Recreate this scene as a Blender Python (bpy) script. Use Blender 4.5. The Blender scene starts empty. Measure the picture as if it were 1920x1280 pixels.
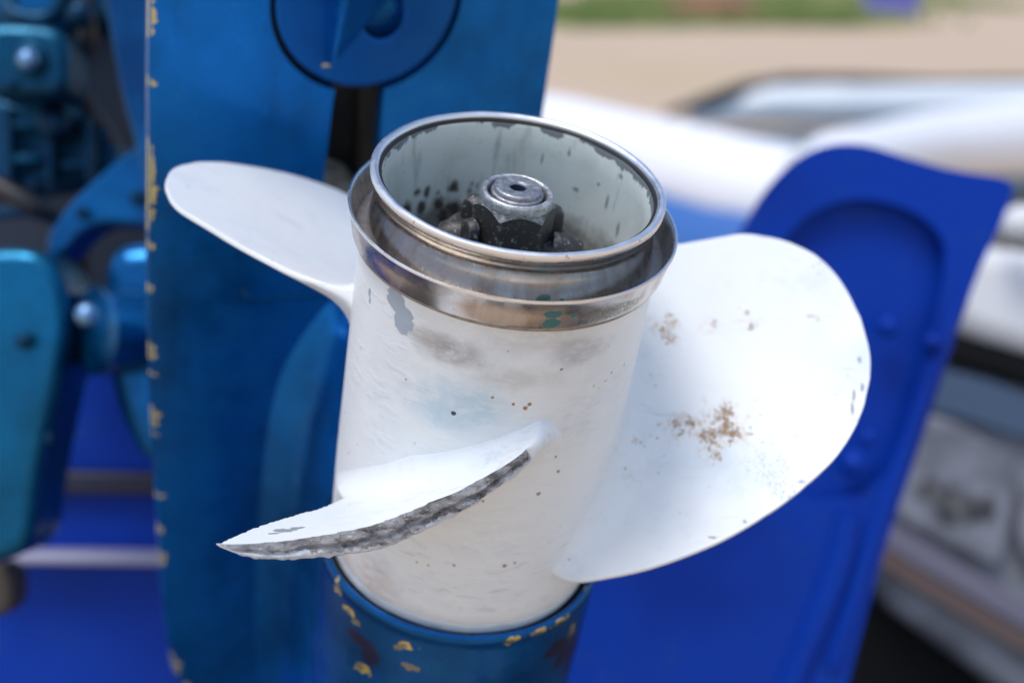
import bpy, bmesh, math, random
from mathutils import Vector, Matrix, noise
R = math.radians
PI = math.pi
sc = bpy.context.scene
col = sc.collection

# ------------------------------------------------------------------ camera
PITCH = R(15.2)
FPX = 2720.0                       # focal length in photograph pixels (1920 wide)
CAM = Vector((0, 0, 1.0))
cd = bpy.data.cameras.new('camera')
cam = bpy.data.objects.new('camera', cd); col.objects.link(cam)
cam.location = CAM
cam.rotation_euler = (R(90) - PITCH, 0, 0)
cd.lens = 36 * FPX / 1920; cd.sensor_width = 36
cd.clip_start = 0.01; cd.clip_end = 2000
cd.dof.use_dof = True; cd.dof.focus_distance = 0.468; cd.dof.aperture_fstop = 5.3
cd.dof.aperture_blades = 7
sc.camera = cam

# ------------------------------------------------------------------ sky, sun, exposure
SUN_EL, SUN_AZ = R(70), R(-140)     # azimuth measured clockwise from +Y
w = bpy.data.worlds.new('World'); sc.world = w; w.use_nodes = True
nt = w.node_tree; bg = nt.nodes['Background']
sky = nt.nodes.new('ShaderNodeTexSky'); sky.sky_type = 'NISHITA'; sky.sun_disc = False
sky.sun_elevation = SUN_EL; sky.sun_rotation = SUN_AZ
sky.air_density = 1.0; sky.dust_density = 1.5; sky.ozone_density = 1.0
nt.links.new(sky.outputs[0], bg.inputs[0]); bg.inputs[1].default_value = 0.14
sd = bpy.data.lights.new('sun', 'SUN'); sun = bpy.data.objects.new('sun', sd); col.objects.link(sun)
sd.energy = 1.3; sd.angle = R(25); sd.color = (1, 0.96, 0.9)
sdir = Vector((math.sin(SUN_AZ) * math.cos(SUN_EL), math.cos(SUN_AZ) * math.cos(SUN_EL), math.sin(SUN_EL)))
sun.rotation_euler = sdir.to_track_quat('Z', 'Y').to_euler()
sc.view_settings.view_transform = 'Standard'; sc.view_settings.look = 'None'
sc.view_settings.exposure = 0.58; sc.view_settings.gamma = 1
sc.cycles.max_bounces = 8

# camera axes in world
CR = Vector((1, 0, 0)); CF = Vector((0, math.cos(PITCH), -math.sin(PITCH))); CD = Vector((0, -math.sin(PITCH), -math.cos(PITCH)))
def cw(c):                           # camera frame (right, down, forward) metres -> world
    return CAM + CR * c[0] + CD * c[1] + CF * c[2]
def cv(c):
    return CR * c[0] + CD * c[1] + CF * c[2]
def at(x, y, d):                     # photograph pixel at forward distance d -> world point
    return cw(((x - 960) / FPX * d, (y - 640) / FPX * d, d))

# propeller frame: origin at the aft rim centre, Z along the shaft, X to the right, Y away from the viewer
P0 = cw((0.00258128, -0.05482615, 0.48550244))
AX = cv((0.14130705, -0.8191244, -0.55593843)).normalized()
AU = cv((0.98544426, 0.16999887, 0)).normalized()
AY = AX.cross(AU).normalized()
PM = Matrix(((AU.x, AY.x, AX.x, P0.x), (AU.y, AY.y, AX.y, P0.y), (AU.z, AY.z, AX.z, P0.z), (0, 0, 0, 1)))
MM = PM @ Matrix.Rotation(R(27), 4, 'Z')   # motor frame: Y runs from the shaft to the anti-ventilation plate

# ------------------------------------------------------------------ object helpers
def tag(o, label=None, cat=None, group=None, kind=None):
    if label: o['label'] = label
    if cat: o['category'] = cat
    if group: o['group'] = group
    if kind: o['kind'] = kind
    return o
def empty(name, M, **k):
    o = bpy.data.objects.new(name, None); col.objects.link(o); o.matrix_world = M
    o.empty_display_size = 0.05
    return tag(o, **k)
def obj(name, bm, mats, parent=None, smooth=35, bevel=0, segs=2, sub=0, **k):
    me = bpy.data.meshes.new(name); bm.normal_update(); bm.to_mesh(me); bm.free()
    for m in (mats if isinstance(mats, (list, tuple)) else [mats]): me.materials.append(m)
    if smooth:
        for p in me.polygons: p.use_smooth = True
        if smooth < 180: me.set_sharp_from_angle(angle=R(smooth))
    o = bpy.data.objects.new(name, me); col.objects.link(o)
    if parent: o.parent = parent
    if bevel:
        b = o.modifiers.new('bevel', 'BEVEL'); b.width = bevel; b.segments = segs; b.limit_method = 'ANGLE'; b.angle_limit = R(40)
        b.harden_normals = False
    if sub:
        s = o.modifiers.new('sub', 'SUBSURF'); s.levels = sub; s.render_levels = sub
    return tag(o, **k)
def lathe(prof, n=160, wob=0, bm=None, close=False, a0=0, a1=2 * PI, seed=0):   # profile in mm (r, z)
    bm = bm or bmesh.new(); rows = []
    for i in range(n):
        a = a0 + (a1 - a0) * i / n
        row = []
        for r, z in prof:
            if wob: 
                q = noise.noise(Vector((math.cos(a) * 3 + seed, math.sin(a) * 3, z * .05))) * wob
                r += q; z += noise.noise(Vector((math.cos(a) * 4, math.sin(a) * 4 + seed, 9))) * wob
            row.append(bm.verts.new((r * math.cos(a) / 1000, r * math.sin(a) / 1000, z / 1000)))
        rows.append(row)
    m = len(prof)
    for i in range(n):
        A, B = rows[i], rows[(i + 1) % n]
        for j in range(m if close else m - 1):
            k = (j + 1) % m
            try: bm.faces.new((A[j], B[j], B[k], A[k]))
            except ValueError: pass
    bmesh.ops.remove_doubles(bm, verts=bm.verts, dist=1e-7)
    bmesh.ops.recalc_face_normals(bm, faces=bm.faces)
    return bm
def grid(rows, bm=None, closed=False):
    bm = bm or bmesh.new(); V = [[bm.verts.new(p) for p in r] for r in rows]
    for a, b in zip(V, V[1:]):
        n = len(a)
        for j in range(n if closed else n - 1):
            bm.faces.new((a[j], a[(j + 1) % n], b[(j + 1) % n], b[j]))
    return bm, V
def extrude_poly(pts, vec, bm=None):   # pts world/local Vectors, planar outline, thickness vector
    bm = bm or bmesh.new()
    a = [bm.verts.new(p) for p in pts]; b = [bm.verts.new(Vector(p) + Vector(vec)) for p in pts]
    bm.faces.new(a); bm.faces.new(b[::-1])
    n = len(a)
    for i in range(n): bm.faces.new((a[i], b[i], b[(i + 1) % n], a[(i + 1) % n]))
    bmesh.ops.recalc_face_normals(bm, faces=bm.faces)
    return bm
def smooth_poly(pts, it=2):
    for _ in range(it):
        q = []
        for i in range(len(pts)):
            a, b = Vector(pts[i]), Vector(pts[(i + 1) % len(pts)])
            q += [a * .75 + b * .25, a * .25 + b * .75]
        pts = q
    return pts
def tube(path, r, n=12, bm=None, caps=True, rad=None):
    bm = bm or bmesh.new(); rows = []
    for i, p in enumerate(path):
        p = Vector(p); d = (Vector(path[min(i + 1, len(path) - 1)]) - Vector(path[max(i - 1, 0)])).normalized()
        u = d.orthogonal().normalized() if i == 0 else (u - d * u.dot(d)).normalized()
        v = d.cross(u); rr = rad[i] if rad else r
        rows.append([p + (u * math.cos(2 * PI * k / n) + v * math.sin(2 * PI * k / n)) * rr for k in range(n)])
    bm, V = grid(rows, bm, True)
    if caps: bm.faces.new(V[0][::-1]); bm.faces.new(V[-1])
    bmesh.ops.recalc_face_normals(bm, faces=bm.faces)
    return bm
def interp(tab, x):
    if x <= tab[0][0]: return tab[0][1]
    for (a, fa), (b, fb) in zip(tab, tab[1:]):
        if x <= b: return fa + (fb - fa) * (x - a) / (b - a)
    return tab[-1][1]

# ------------------------------------------------------------------ material helpers
class Mat:
    def __init__(s, name, base=(.5, .5, .5), rough=.5, metal=0, spec=.5, coat=0):
        s.m = bpy.data.materials.new(name); s.m.use_nodes = True; s.t = s.m.node_tree
        s.b = s.t.nodes['Principled BSDF']
        s.b.inputs['Base Color'].default_value = (*base, 1); s.b.inputs['Roughness'].default_value = rough
        s.b.inputs['Metallic'].default_value = metal; s.b.inputs['Specular IOR Level'].default_value = spec
        s.b.inputs['Coat Weight'].default_value = coat; s.b.inputs['Coat Roughness'].default_value = .12
        s.co = s.t.nodes.new('ShaderNodeTexCoord').outputs['Object']
        s.col = base
    def n(s, typ, **k):
        x = s.t.nodes.new(typ)
        for a, v in k.items(): setattr(x, a, v)
        return x
    def link(s, a, b): s.t.links.new(a, b)
    def val(s, sock, v):
        if isinstance(v, bpy.types.NodeSocket): s.link(v, sock)
        elif isinstance(v, (tuple, list)) and len(v) == 3 and sock.type == 'RGBA': sock.default_value = (*v, 1)
        else: sock.default_value = v
    def math(s, op, a, b=0, c=0, clamp=False):
        x = s.n('ShaderNodeMath', operation=op, use_clamp=clamp)
        s.val(x.inputs[0], a); s.val(x.inputs[1], b); s.val(x.inputs[2], c); return x.outputs[0]
    def scaled(s, v, off=(0, 0, 0), rot=(0, 0, 0)):
        x = s.n('ShaderNodeMapping'); s.link(s.co, x.inputs[0]); x.inputs['Scale'].default_value = v
        x.inputs['Location'].default_value = off; x.inputs['Rotation'].default_value = rot; return x.outputs[0]
    def noise(s, scale, detail=4, rough=.55, co=None, dist=0):
        x = s.n('ShaderNodeTexNoise'); s.link(co or s.co, x.inputs['Vector']); x.inputs['Scale'].default_value = scale
        x.inputs['Detail'].default_value = detail; x.inputs['Roughness'].default_value = rough
        x.inputs['Distortion'].default_value = dist; return x.outputs['Fac']
    def ramp(s, f, lo, hi, a=0., b=1.):
        x = s.n('ShaderNodeMapRange', interpolation_type='SMOOTHSTEP'); s.val(x.inputs[0], f)
        x.inputs[1].default_value = lo; x.inputs[2].default_value = hi; x.inputs[3].default_value = a; x.inputs[4].default_value = b
        return x.outputs[0]
    def mix(s, f, a, b):
        x = s.n('ShaderNodeMix', data_type='RGBA'); s.val(x.inputs[0], f); s.val(x.inputs[6], a); s.val(x.inputs[7], b)
        return x.outputs[2]
    def mixf(s, f, a, b):
        x = s.n('ShaderNodeMix', data_type='FLOAT'); s.val(x.inputs[0], f); s.val(x.inputs[2], a); s.val(x.inputs[3], b)
        return x.outputs[0]
    def over(s, f, c): s.col = s.mix(f, s.col, c); return s
    def xyz(s):
        x = s.n('ShaderNodeSeparateXYZ'); s.link(s.co, x.inputs[0]); return x.outputs
    def spot(s, c, rad, wob=.5, ns=400, soft=.15):   # c, rad in mm: an uneven patch round a point; the mask is 1 inside
        v = s.n('ShaderNodeVectorMath', operation='SUBTRACT'); s.link(s.co, v.inputs[0]); v.inputs[1].default_value = tuple(q / 1000 for q in c)
        d = s.n('ShaderNodeVectorMath', operation='DIVIDE'); s.link(v.outputs[0], d.inputs[0])
        rad = rad if isinstance(rad, (tuple, list)) else (rad,) * 3
        d.inputs[1].default_value = tuple(q / 1000 for q in rad)
        l = s.n('ShaderNodeVectorMath', operation='LENGTH'); s.link(d.outputs[0], l.inputs[0])
        w = s.math('MULTIPLY_ADD', s.math('SUBTRACT', s.noise(ns, 3), .5), wob * 2, l.outputs['Value'])
        return s.ramp(w, 1 + soft, 1 - soft)
    def bump(s, h, strength=.3, dist=.0005):
        x = s.n('ShaderNodeBump'); x.inputs['Strength'].default_value = strength; x.inputs['Distance'].default_value = dist
        s.link(h, x.inputs['Height'])
        if s.b.inputs['Normal'].is_linked: s.link(s.b.inputs['Normal'].links[0].from_socket, x.inputs['Normal'])
        s.link(x.outputs[0], s.b.inputs['Normal']); return s
    def set(s, key, v): s.val(s.b.inputs[key], v); return s
    def done(s): s.val(s.b.inputs['Base Color'], s.col); return s.m

def cyl(th, r, z):                   # propeller frame, angle towards the viewer positive, mm
    return (r * math.cos(R(th)), -r * math.sin(R(th)), z)

# ---- white propeller paint
def white_paint(name, body=True):
    m = Mat(name, (.79, .81, .81), .42, spec=.5)
    big = m.noise(22, 5, .6); fine = m.noise(260, 5, .65)
    br = m.noise(60, 4, .7, co=m.scaled((1, 1, 4), rot=(.3, .2, 0)))
    m.over(m.ramp(big, .48, .72, 0, .55), (.66, .72, .77))
    m.over(m.ramp(br, .52, .78, 0, .22), (.62, .62, .62))
    m.over(m.ramp(fine, .62, .8, 0, .35), (.60, .58, .55))
    # tiny specks of dirt
    vo = m.n('ShaderNodeTexVoronoi'); m.link(m.co, vo.inputs['Vector']); vo.inputs['Scale'].default_value = 190
    sp = m.math('MULTIPLY', m.ramp(vo.outputs['Distance'], .13, .07), m.ramp(m.noise(35, 2), .56, .6))
    m.over(m.math('MULTIPLY', sp, .8), (.30, .22, .15))
    if body:
        z = m.xyz()[2]; brc = m.scaled((.8, .8, 1.6), rot=(.25, .2, 0))
        for th, r, zz, rad, c, a, wob, ns in (
            (103, 51.5, -40, (13, 10, 4.5), (.17, .155, .15), .60, .9, 90),
            (113, 51.5, -38, (12, 10, 3), (.31, .28, .25), .5, .9, 110),
            (55, 51.5, -37, (9, 9, 5), (.26, .27, .29), .5, .9, 100),
            (78, 51.5, -46, (16, 9, 4), (.40, .38, .36), .40, .9, 80),
            (75, 51.5, -30, (30, 9, 6), (.50, .47, .44), .45, .9, 60),
            (96, 51.5, -60, (13, 9, 9), (.42, .58, .68), .75, .7, 90),
            (103, 51.5, -66, (10, 9, 5), (.48, .62, .70), .6, .7, 90),
            (127, 51.5, -150, (14, 14, 9), (.52, .42, .36), .6, .8, 100),
            (148, 51.5, -148, (9, 9, 12), (.48, .40, .34), .7, .8, 100)):
            m.over(m.math('MULTIPLY', m.math('MULTIPLY', m.spot(cyl(th, r, zz), rad, wob, ns, .7), m.ramp(m.noise(210, 5, .7, co=brc), .30, .58, .4, 1)), a), c)
        for th, zz, rad, a in ((60, -70, (16, 12, 14), .45), (40, -60, (14, 12, 16), .45), (110, -95, (18, 12, 14), .4), (135, -80, (12, 14, 20), .35), (75, -115, (22, 12, 12), .4), (95, -145, (22, 12, 8), .4), (120, -60, (10, 10, 12), .35)):
            k = m.math('MULTIPLY', m.spot(cyl(th, 51.5, zz), rad, 1.0, 50, .8), m.ramp(m.noise(110, 8, .8, co=brc), .40, .70))
            m.over(m.math('MULTIPLY', k, a * .8), (.47, .54, .62))
        # bare grey chips
        for th, zz, rad in ((129, -30.5, (4.2, 5, 4.6)), (124.5, -36, (4.2, 4.5, 5.4)), (146, -36.5, (.9, 1.0, 1.9)), (145, -39.4, (.6, .8, 1.2))):
            k = m.spot(cyl(th, 51.5, zz), rad, .45, 500, .06)
            m.over(k, (.36, .42, .48))
        m.over(m.spot(cyl(99.2, 51.6, -63.5), (.9, .9, .8), .4, 900, .1), (.05, .035, .03))
        for th, zz, q in ((78, -56, .6), (73.3, -57.6, .8), (72, -56, .7), (54.5, -87, .7), (61.5, -95.5, .8), (57, -80, .5), (86, -54, .5), (90, -129, .6), (70, -128, .8), (66, -127, .6), (83, -98, .5)):
            m.over(m.spot(cyl(th, 51.6, zz), q, .6, 1100, .25), (.34, .19, .10))
        random.seed(77)
        for i in range(22):
            m.over(m.math('MULTIPLY', m.spot(cyl(random.uniform(20, 150), 51.6, random.uniform(-155, -32)), (random.uniform(.2, .7), random.uniform(.2, .6), random.uniform(.15, .6)), 1.0, 900, .4), random.uniform(.4, .9)), random.choice(((.34, .20, .11), (.2, .18, .17), (.48, .36, .2))))
        # the faint scratches near the bottom of the barrel
        sc_ = m.noise(70, 3, .6, co=m.scaled((1, 1, 4), rot=(.2, .9, .4)))
        m.bump(m.ramp(sc_, .54, .64), .22, .0005)
        lowm = m.ramp(z, -.110, -.130); s2 = m.noise(85, 3, .6, co=m.scaled((1.3, 1.3, 5), rot=(.7, .2, 0)))
        g2 = m.math('MULTIPLY', lowm, m.ramp(s2, .58, .68)); m.bump(g2, .45, .0006); m.over(m.math('MULTIPLY', g2, .4), (.55, .60, .66))
    else:
        m.over(m.math('MULTIPLY', m.ramp(m.noise(18, 4, .6), .5, .8), .35), (.60, .70, .78))
        sc1 = m.ramp(m.noise(60, 6, .75, co=m.scaled((.25, 3, 1), rot=(.2, .1, .5))), .60, .68); m.over(m.math('MULTIPLY', sc1, .5), (.42, .45, .49))
        m.over(m.math('MULTIPLY', m.ramp(m.noise(35, 6, .75), .52, .72), .4), (.55, .60, .64))
        m.over(m.math('MULTIPLY', m.ramp(m.noise(600, 5, .8), .68, .74), m.ramp(m.noise(30, 3), .45, .6)), (.35, .36, .38))
    st = m.noise(420, 3, .6, co=m.scaled((1, 1, .12)))
    m.bump(st, .10, .0006); m.bump(m.noise(900, 3), .06, .0004); m.bump(m.noise(45, 3), .22, .0012)
    m.set('Roughness', m.ramp(big, .3, .7, .36, .52))
    return m
M_white = white_paint('white_barrel_paint').done()
mb = white_paint('white_blade_paint', False)
def bsurf(r, ph, off=0):             # blade surface in the propeller frame (mm); ph is measured from the blade's own root
    th = 112 + ph + off
    return cyl(th, r, -100 - .78 * ph + .27 * (r - 50))
# a worn dark patch near the leading edge of the right blade, scratches near its tip
for r, ph, rad, a in ((111, 15, (9, 9, 7), .5), (104, 11, (7, 7, 6), .35), (113, 17.5, (4, 4, 3), .8)):
    k = m_ = mb.math('MULTIPLY', mb.spot(bsurf(r, ph, -120), rad, 1.1, 230, .5), mb.ramp(mb.noise(900, 4, .7), .46, .62))
    mb.over(mb.math('MULTIPLY', k, a), (.20, .24, .30))
for r, ph, rad in ((137.5, .2, (.6, 3, 3)), (136.3, 2.5, (.6, 3, 3)), (137.2, 5.2, (2.4, .8, .8)), (142.6, -6, (.8, 2, 2)), (141, -1, (.8, 2, 2)), (105, 25, (2, 1.2, 1.2)), (97, 29.5, (2.4, 1, 1)), (120, 16, (2, 1.4, 1.4)), (130.9, -15.5, (2, 1, 1)), (139.9, -15.7, (.9, .9, .9))):
    mb.over(mb.spot(bsurf(r, ph, -120), rad, .7, 800, .2), (.28, .30, .32))
mb.over(mb.math('MULTIPLY', mb.spot(bsurf(96, 12, -120), (26, 26, 12), .8, 60, .8), .3), (.52, .66, .76))
for r, ph, rad, a in ((90.5, 3.5, 9, .8), (87, 9, 6, .6), (76, 3, 7, .7), (75, -23.5, 6, .7), (92, -20, 4, .5), (107, -18.5, 5, .4), (58.5, 6, 4, .6), (54, 10, 4, .4), (60, 18, 5, .3), (118, 9, 7, .3)):
    k = mb.math('MULTIPLY', mb.spot(bsurf(r, ph, -120), (rad, rad, rad * .8), 1.3, 150, .5), mb.ramp(mb.noise(420, 6, .8), .46, .60))
    mb.over(mb.math('MULTIPLY', k, a), (.52, .36, .20))
M_blade = mb.done()
ms = white_paint('white_stub_paint', False)
for r, ph, rad, a in ((70, -8, (16, 10, 8), .5), (62, -30, (8, 8, 8), .5), (88, 4, (12, 8, 8), .4), (58, -44, (7, 7, 7), .6)):
    k = ms.math('MULTIPLY', ms.spot(bsurf(r, ph), rad, 1.0, 120, .6), ms.ramp(ms.noise(160, 6, .75, co=ms.scaled((.3, 2, 2), rot=(0, .5, .2))), .45, .65))
    ms.over(ms.math('MULTIPLY', k, a), (.50, .55, .60))
for r, ph, rad in ((104, 9.5, (4, 2, 2)), (100, 8.5, (2.5, 1.5, 1.2)), (108, 10, (2, 1, 1))):
    ms.over(ms.spot(bsurf(r, ph), rad, .8, 500, .1), (.28, .31, .32))
M_stub = ms.done()

# ---- broken metal
m = Mat('broken_metal', (.17, .16, .16), .45, metal=.6)
se = m.scaled((.5, 1, 1.2), rot=(0, -.35, 0))
m.col = m.mix(m.ramp(m.noise(190, 8, .75, co=se), .32, .62), (.085, .083, .088), (.55, .55, .57))
m.over(m.ramp(m.noise(110, 4, .6, co=se), .58, .72, 0, .6), (.26, .22, .19))
at_ = m.n('ShaderNodeAttribute', attribute_name='low').outputs['Fac']
pw = m.ramp(m.math('ADD', at_, m.math('MULTIPLY', m.math('SUBTRACT', m.noise(260, 6, .75), .5), 1.1)), .76, .86)
m.over(pw, (.74, .77, .82)); m.set('Metallic', m.math('MULTIPLY', m.math('SUBTRACT', 1, pw), .8))
m.bump(m.noise(500, 6, .75), 1, .0016).set('Roughness', m.ramp(m.noise(400, 4), .3, .7, .25, .7))
M_broken = m.done()

# ---- stainless
m = Mat('polished_stainless', (.76, .74, .72), .16, metal=1)
z = m.xyz()[2]
streak = m.noise(120, 4, .6, co=m.scaled((1, 1, .06)))
m.over(m.ramp(streak, .5, .75, 0, .35), (.40, .33, .27))
m.over(m.ramp(m.noise(60, 4, .65), .5, .75, 0, .35), (.46, .36, .28))
sp = m.ramp(m.noise(1500, 3, .7), .68, .74); m.over(m.math('MULTIPLY', sp, .5), (.12, .1, .09))
m.set('Roughness', m.math('ADD', m.ramp(m.noise(90, 5, .7), .4, .75, .10, .28), m.math('ADD', m.ramp(streak, .5, .8, 0, .1), m.ramp(z, -.0035, -.001, 0, .22))))
m.bump(m.noise(700, 3, .6, co=m.scaled((1, 1, .05))), .06, .0003); m.bump(m.noise(70, 2), .10, .0008)
rust = m.math('MULTIPLY', m.ramp(m.noise(230, 5, .75), .64, .69), m.ramp(z, -.004, -.001))
RUSTSPOTS = ((70, -.6, (1.6, .8, .6)), (50, -.6, (.7, .6, .6)), (34, -.8, (1.4, 1, .6)))
m.over(m.math('MULTIPLY', m.ramp(z, -.0022, -.0006), m.math('SUBTRACT', .9, rust)), (.93, .93, .94))  # bright reflection on the bead top put into the colour
m.over(rust, (.34, .15, .07))
for th, zz, rad in RUSTSPOTS:
    m.over(m.spot(cyl(th, 48.5, zz), rad, .5, 900, .2), (.50, .12, .04))
m.set('Metallic', m.math('SUBTRACT', 1, m.math('MULTIPLY', rust, .8)))
M_ring = m.done()
m = Mat('band_stainless', (.56, .52, .49), .3, metal=1)
streak = m.noise(160, 4, .6, co=m.scaled((1, 1, .08)))
m.over(m.ramp(streak, .42, .75, 0, .7), (.38, .29, .22))
tp = m.math('MAXIMUM', m.spot(cyl(71, 55, -18), (3.4, 2.5, 1.6), .4, 420, .05), m.math('MAXIMUM', m.spot(cyl(70.5, 55, -22), (3.2, 2.5, 2.2), .4, 400, .05), m.spot(cyl(63.5, 55, -19), (1.2, 1.5, 1.0), .4, 700, .06)))
gr = m.math('MULTIPLY', m.spot(cyl(46, 55, -20.5), (10, 12, 2.6), .5, 200, .3), m.ramp(m.noise(900, 5, .75), .38, .55))
m.over(m.math('MULTIPLY', gr, .9), (.20, .20, .15))
m.over(tp, (.05, .15, .15))
spk = m.ramp(m.noise(800, 4, .7), .66, .72); m.over(m.math('MULTIPLY', spk, .6), (.16, .13, .10))
m.set('Metallic', m.math('SUBTRACT', 1, m.math('MAXIMUM', tp, m.math('MULTIPLY', gr, .7))))
m.set('Roughness', m.math('ADD', m.ramp(m.noise(120, 5), .4, .7, .22, .40), m.math('MULTIPLY', tp, .3)))
m.bump(m.noise(120, 3), .08, .0006)
zb_ = m.xyz()[2]; m.over(m.ramp(zb_, -.0140, -.0131), (.88, .88, .88))  # highlight along the lip painted into the colour
M_band = m.done()
m = Mat('dull_metal', (.33, .31, .28), .42, metal=.8)
m.over(m.ramp(m.noise(150, 5, .7), .45, .7, 0, .7), (.17, .14, .12)); m.bump(m.noise(500, 4), .2, .0004)
M_dull = m.done()

# ---- pale inner wall
m = Mat('inner_wall_paint', (.62, .67, .63), .5)
m.over(m.ramp(m.noise(50, 5, .6), .4, .7, 0, .8), (.50, .54, .49))
m.over(m.ramp(m.noise(140, 5, .65, co=m.scaled((1, 1, .16), rot=(.12, .1, 0))), .56, .74, 0, .65), (.22, .22, .19))
m.over(m.ramp(m.noise(700, 4, .7), .62, .72, 0, .5), (.20, .20, .17))
z = m.xyz()[2]
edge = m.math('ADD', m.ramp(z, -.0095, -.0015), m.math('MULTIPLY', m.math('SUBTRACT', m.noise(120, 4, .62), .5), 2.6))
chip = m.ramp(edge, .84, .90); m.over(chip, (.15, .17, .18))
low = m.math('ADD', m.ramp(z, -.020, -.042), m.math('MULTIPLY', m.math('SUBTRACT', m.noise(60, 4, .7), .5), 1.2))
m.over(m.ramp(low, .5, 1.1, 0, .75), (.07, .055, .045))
for th, zz, q in ((-122, -28, 1.9), (-137, -28.5, 1.5), (-143, -27, 1.4), (-130, -34, 2.4), (-140, -34, 2.2), (-121, -37, 2.6), (-112, -33, 1.6), (-150, -33, 3), (-126, -40, 3), (-105, -36, 2)):
    m.over(m.math('MULTIPLY', m.spot(cyl(th, 45.5, zz), (q, q, q * 1.25), 1.1, 260, .6), .93), (.025, .018, .014))
for th, zz, rad in ((-63.3, -22, (1.6, 1, .8)), (-34, -27, (1, 1, 3)), (-45, -21, (.8, .8, 3)), (-82, -14, (.5, .5, 2)), (-70, -9, (.6, .6, 1.6)), (-40, -8, (.9, .9, .9)), (-52, -16, (.7, .7, .7))):
    m.over(m.math('MULTIPLY', m.spot(cyl(th, 45.5, zz), rad, 1.0, 350, .5), .65), (.06, .05, .045))
m.bump(m.math('SUBTRACT', 1, chip), .4, .0004); m.bump(m.noise(300, 4), .12, .0005)
random.seed(21)
for i in range(16):
    th = random.uniform(-160, -100); q = random.uniform(.4, 1.5)
    m.over(m.math('MULTIPLY', m.spot(cyl(th, 45.5, random.uniform(-40, -26) - (th + 130) * .04), (q, q, q * random.uniform(.8, 1.8)), 1.2, 300, .7), random.uniform(.5, .9)), (.035, .026, .02))
M_wall = m.done()

# ---- nut metals
def worn_metal(name, dark, light, amt, metal=.85, rough=.42):
    m = Mat(name, dark, rough, metal=metal)
    m.over(m.ramp(m.noise(330, 6, .75), .5 - amt, .62), light)
    m.over(m.ramp(m.noise(900, 4, .7), .6, .7, 0, .7), tuple(q * .25 for q in dark))
    m.set('Roughness', m.ramp(m.noise(500, 4), .3, .7, rough - .12, rough + .2)); m.bump(m.noise(800, 5, .7), .35, .0004)
    return m.done()
M_collar = worn_metal('worn_bright_steel', (.40, .40, .39), (.66, .66, .66), .1, .8, .38)
M_shaft = worn_metal('grey_steel', (.26, .27, .29), (.40, .41, .43), .1, .8, .42)
def black_metal(name):
    m = Mat(name, (.045, .043, .042), .42, metal=.3)
    m.over(m.ramp(m.noise(420, 6, .8), .57, .66, 0, .9), (.46, .47, .48))
    m.over(m.ramp(m.noise(90, 4, .7), .58, .72, 0, .6), (.10, .065, .045))
    ge = m.n('ShaderNodeNewGeometry').outputs['Pointiness']
    m.over(m.ramp(m.math('ADD', ge, m.math('MULTIPLY', m.math('SUBTRACT', m.noise(500, 3), .5), .08)), .53, .60), (.46, .46, .46))
    m.bump(m.noise(500, 5, .7), .4, .0006); return m.done()
M_black = black_metal('blackened_steel')
M_dark = Mat('dark_recess', (.012, .012, .013), .6).done()
m = Mat('dark_hollow', (.02, .022, .025), .7); m.over(m.ramp(m.noise(40, 4), .4, .7), (.05, .045, .035)); M_hollow = m.done()

# ---- blue motor paint
def blue_paint(name, base=(.0005, .150, .50), alt=(.0005, .066, .20), chips=True, rough=.30):
    m = Mat(name, base, rough, spec=.3, coat=.06, metal=.65)
    m.over(m.ramp(m.noise(9, 4, .6), .38, .7), alt)
    m.over(m.ramp(m.noise(26, 5, .7, co=m.scaled((1, 1, .35))), .5, .75, 0, .55), tuple(q * .45 for q in alt))
    m.over(m.ramp(m.noise(70, 5, .65), .55, .8, 0, .35), (.004, .15, .30))
    m.over(m.ramp(m.noise(420, 3, .6), .70, .76, 0, .35), (.12, .36, .48))
    if chips:
        a = m.n('ShaderNodeAttribute', attribute_name='chip').outputs['Fac']
        q = m.math('ADD', a, m.math('MULTIPLY', m.math('SUBTRACT', m.noise(300, 5, .7), .5), .9))
        k = m.ramp(q, .50, .56); m.over(k, (.62, .43, .10))
        k2 = m.ramp(q, .86, .93); m.over(k2, (.24, .22, .17))
        m.bump(m.math('SUBTRACT', 1, k), .5, .0003)
    m.bump(m.noise(240, 4, .6), .08, .0006); m.bump(m.noise(30, 3), .15, .0015)
    m.set('Roughness', m.ramp(m.noise(50, 5), .3, .7, rough - .08, rough + .12))
    return m
M_blue = blue_paint('blue_motor_paint').done()
mt = blue_paint('blue_gearcase_paint', (.0005, .100, .34), (.0005, .045, .13))
for th, zz, rad, c in ((103, -170.5, (3.6, 3, 1.6), 0), (106, -173, (2.4, 2, 2), 1), (100.5, -180.5, (3, 3, 1.8), 1),
                       (63, -163.5, (4.4, 3, 2.0), 0), (50, -163.0, (6, 5, 1.6), 0), (40, -162.6, (4, 4, 1.3), 0), (28, -176, (2, 2.5, 5), 0), (27, -181, (1.6, 2, 2), 1),
                       (122, -193.5, (5, 3, 3), 0), (131, -170.8, (5, 4, 1.8), 0), (127, -172.6, (2.6, 3, 1.6), 1), (140, -164, (2, 3, 4), 0)):
    rad = tuple(q * .95 for q in rad); k = mt.spot(cyl(th, 56, zz), rad, 1.5, 260, .05)
    mt.over(k, (.66, .53, .16) if not c else (.25, .22, .16))
    if not c: mt.over(mt.spot(cyl(th + 1, 56, zz - .3), tuple(q * .6 for q in rad), 1.5, 300, .05), (.27, .24, .17))
for th, zz, rad in ((125, -180, (5, 5, 3)), (118, -184, (4, 4, 6)), (30, -185, (7, 9, 10)), (38, -178, (6, 6, 5)), (20, -195, (7, 7, 14))):
    mt.over(mt.math('MULTIPLY', mt.spot(cyl(th, 56, zz), rad, .8, 120, .3), .85), (.035, .022, .055))
zz_ = mt.xyz()[2]
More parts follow.
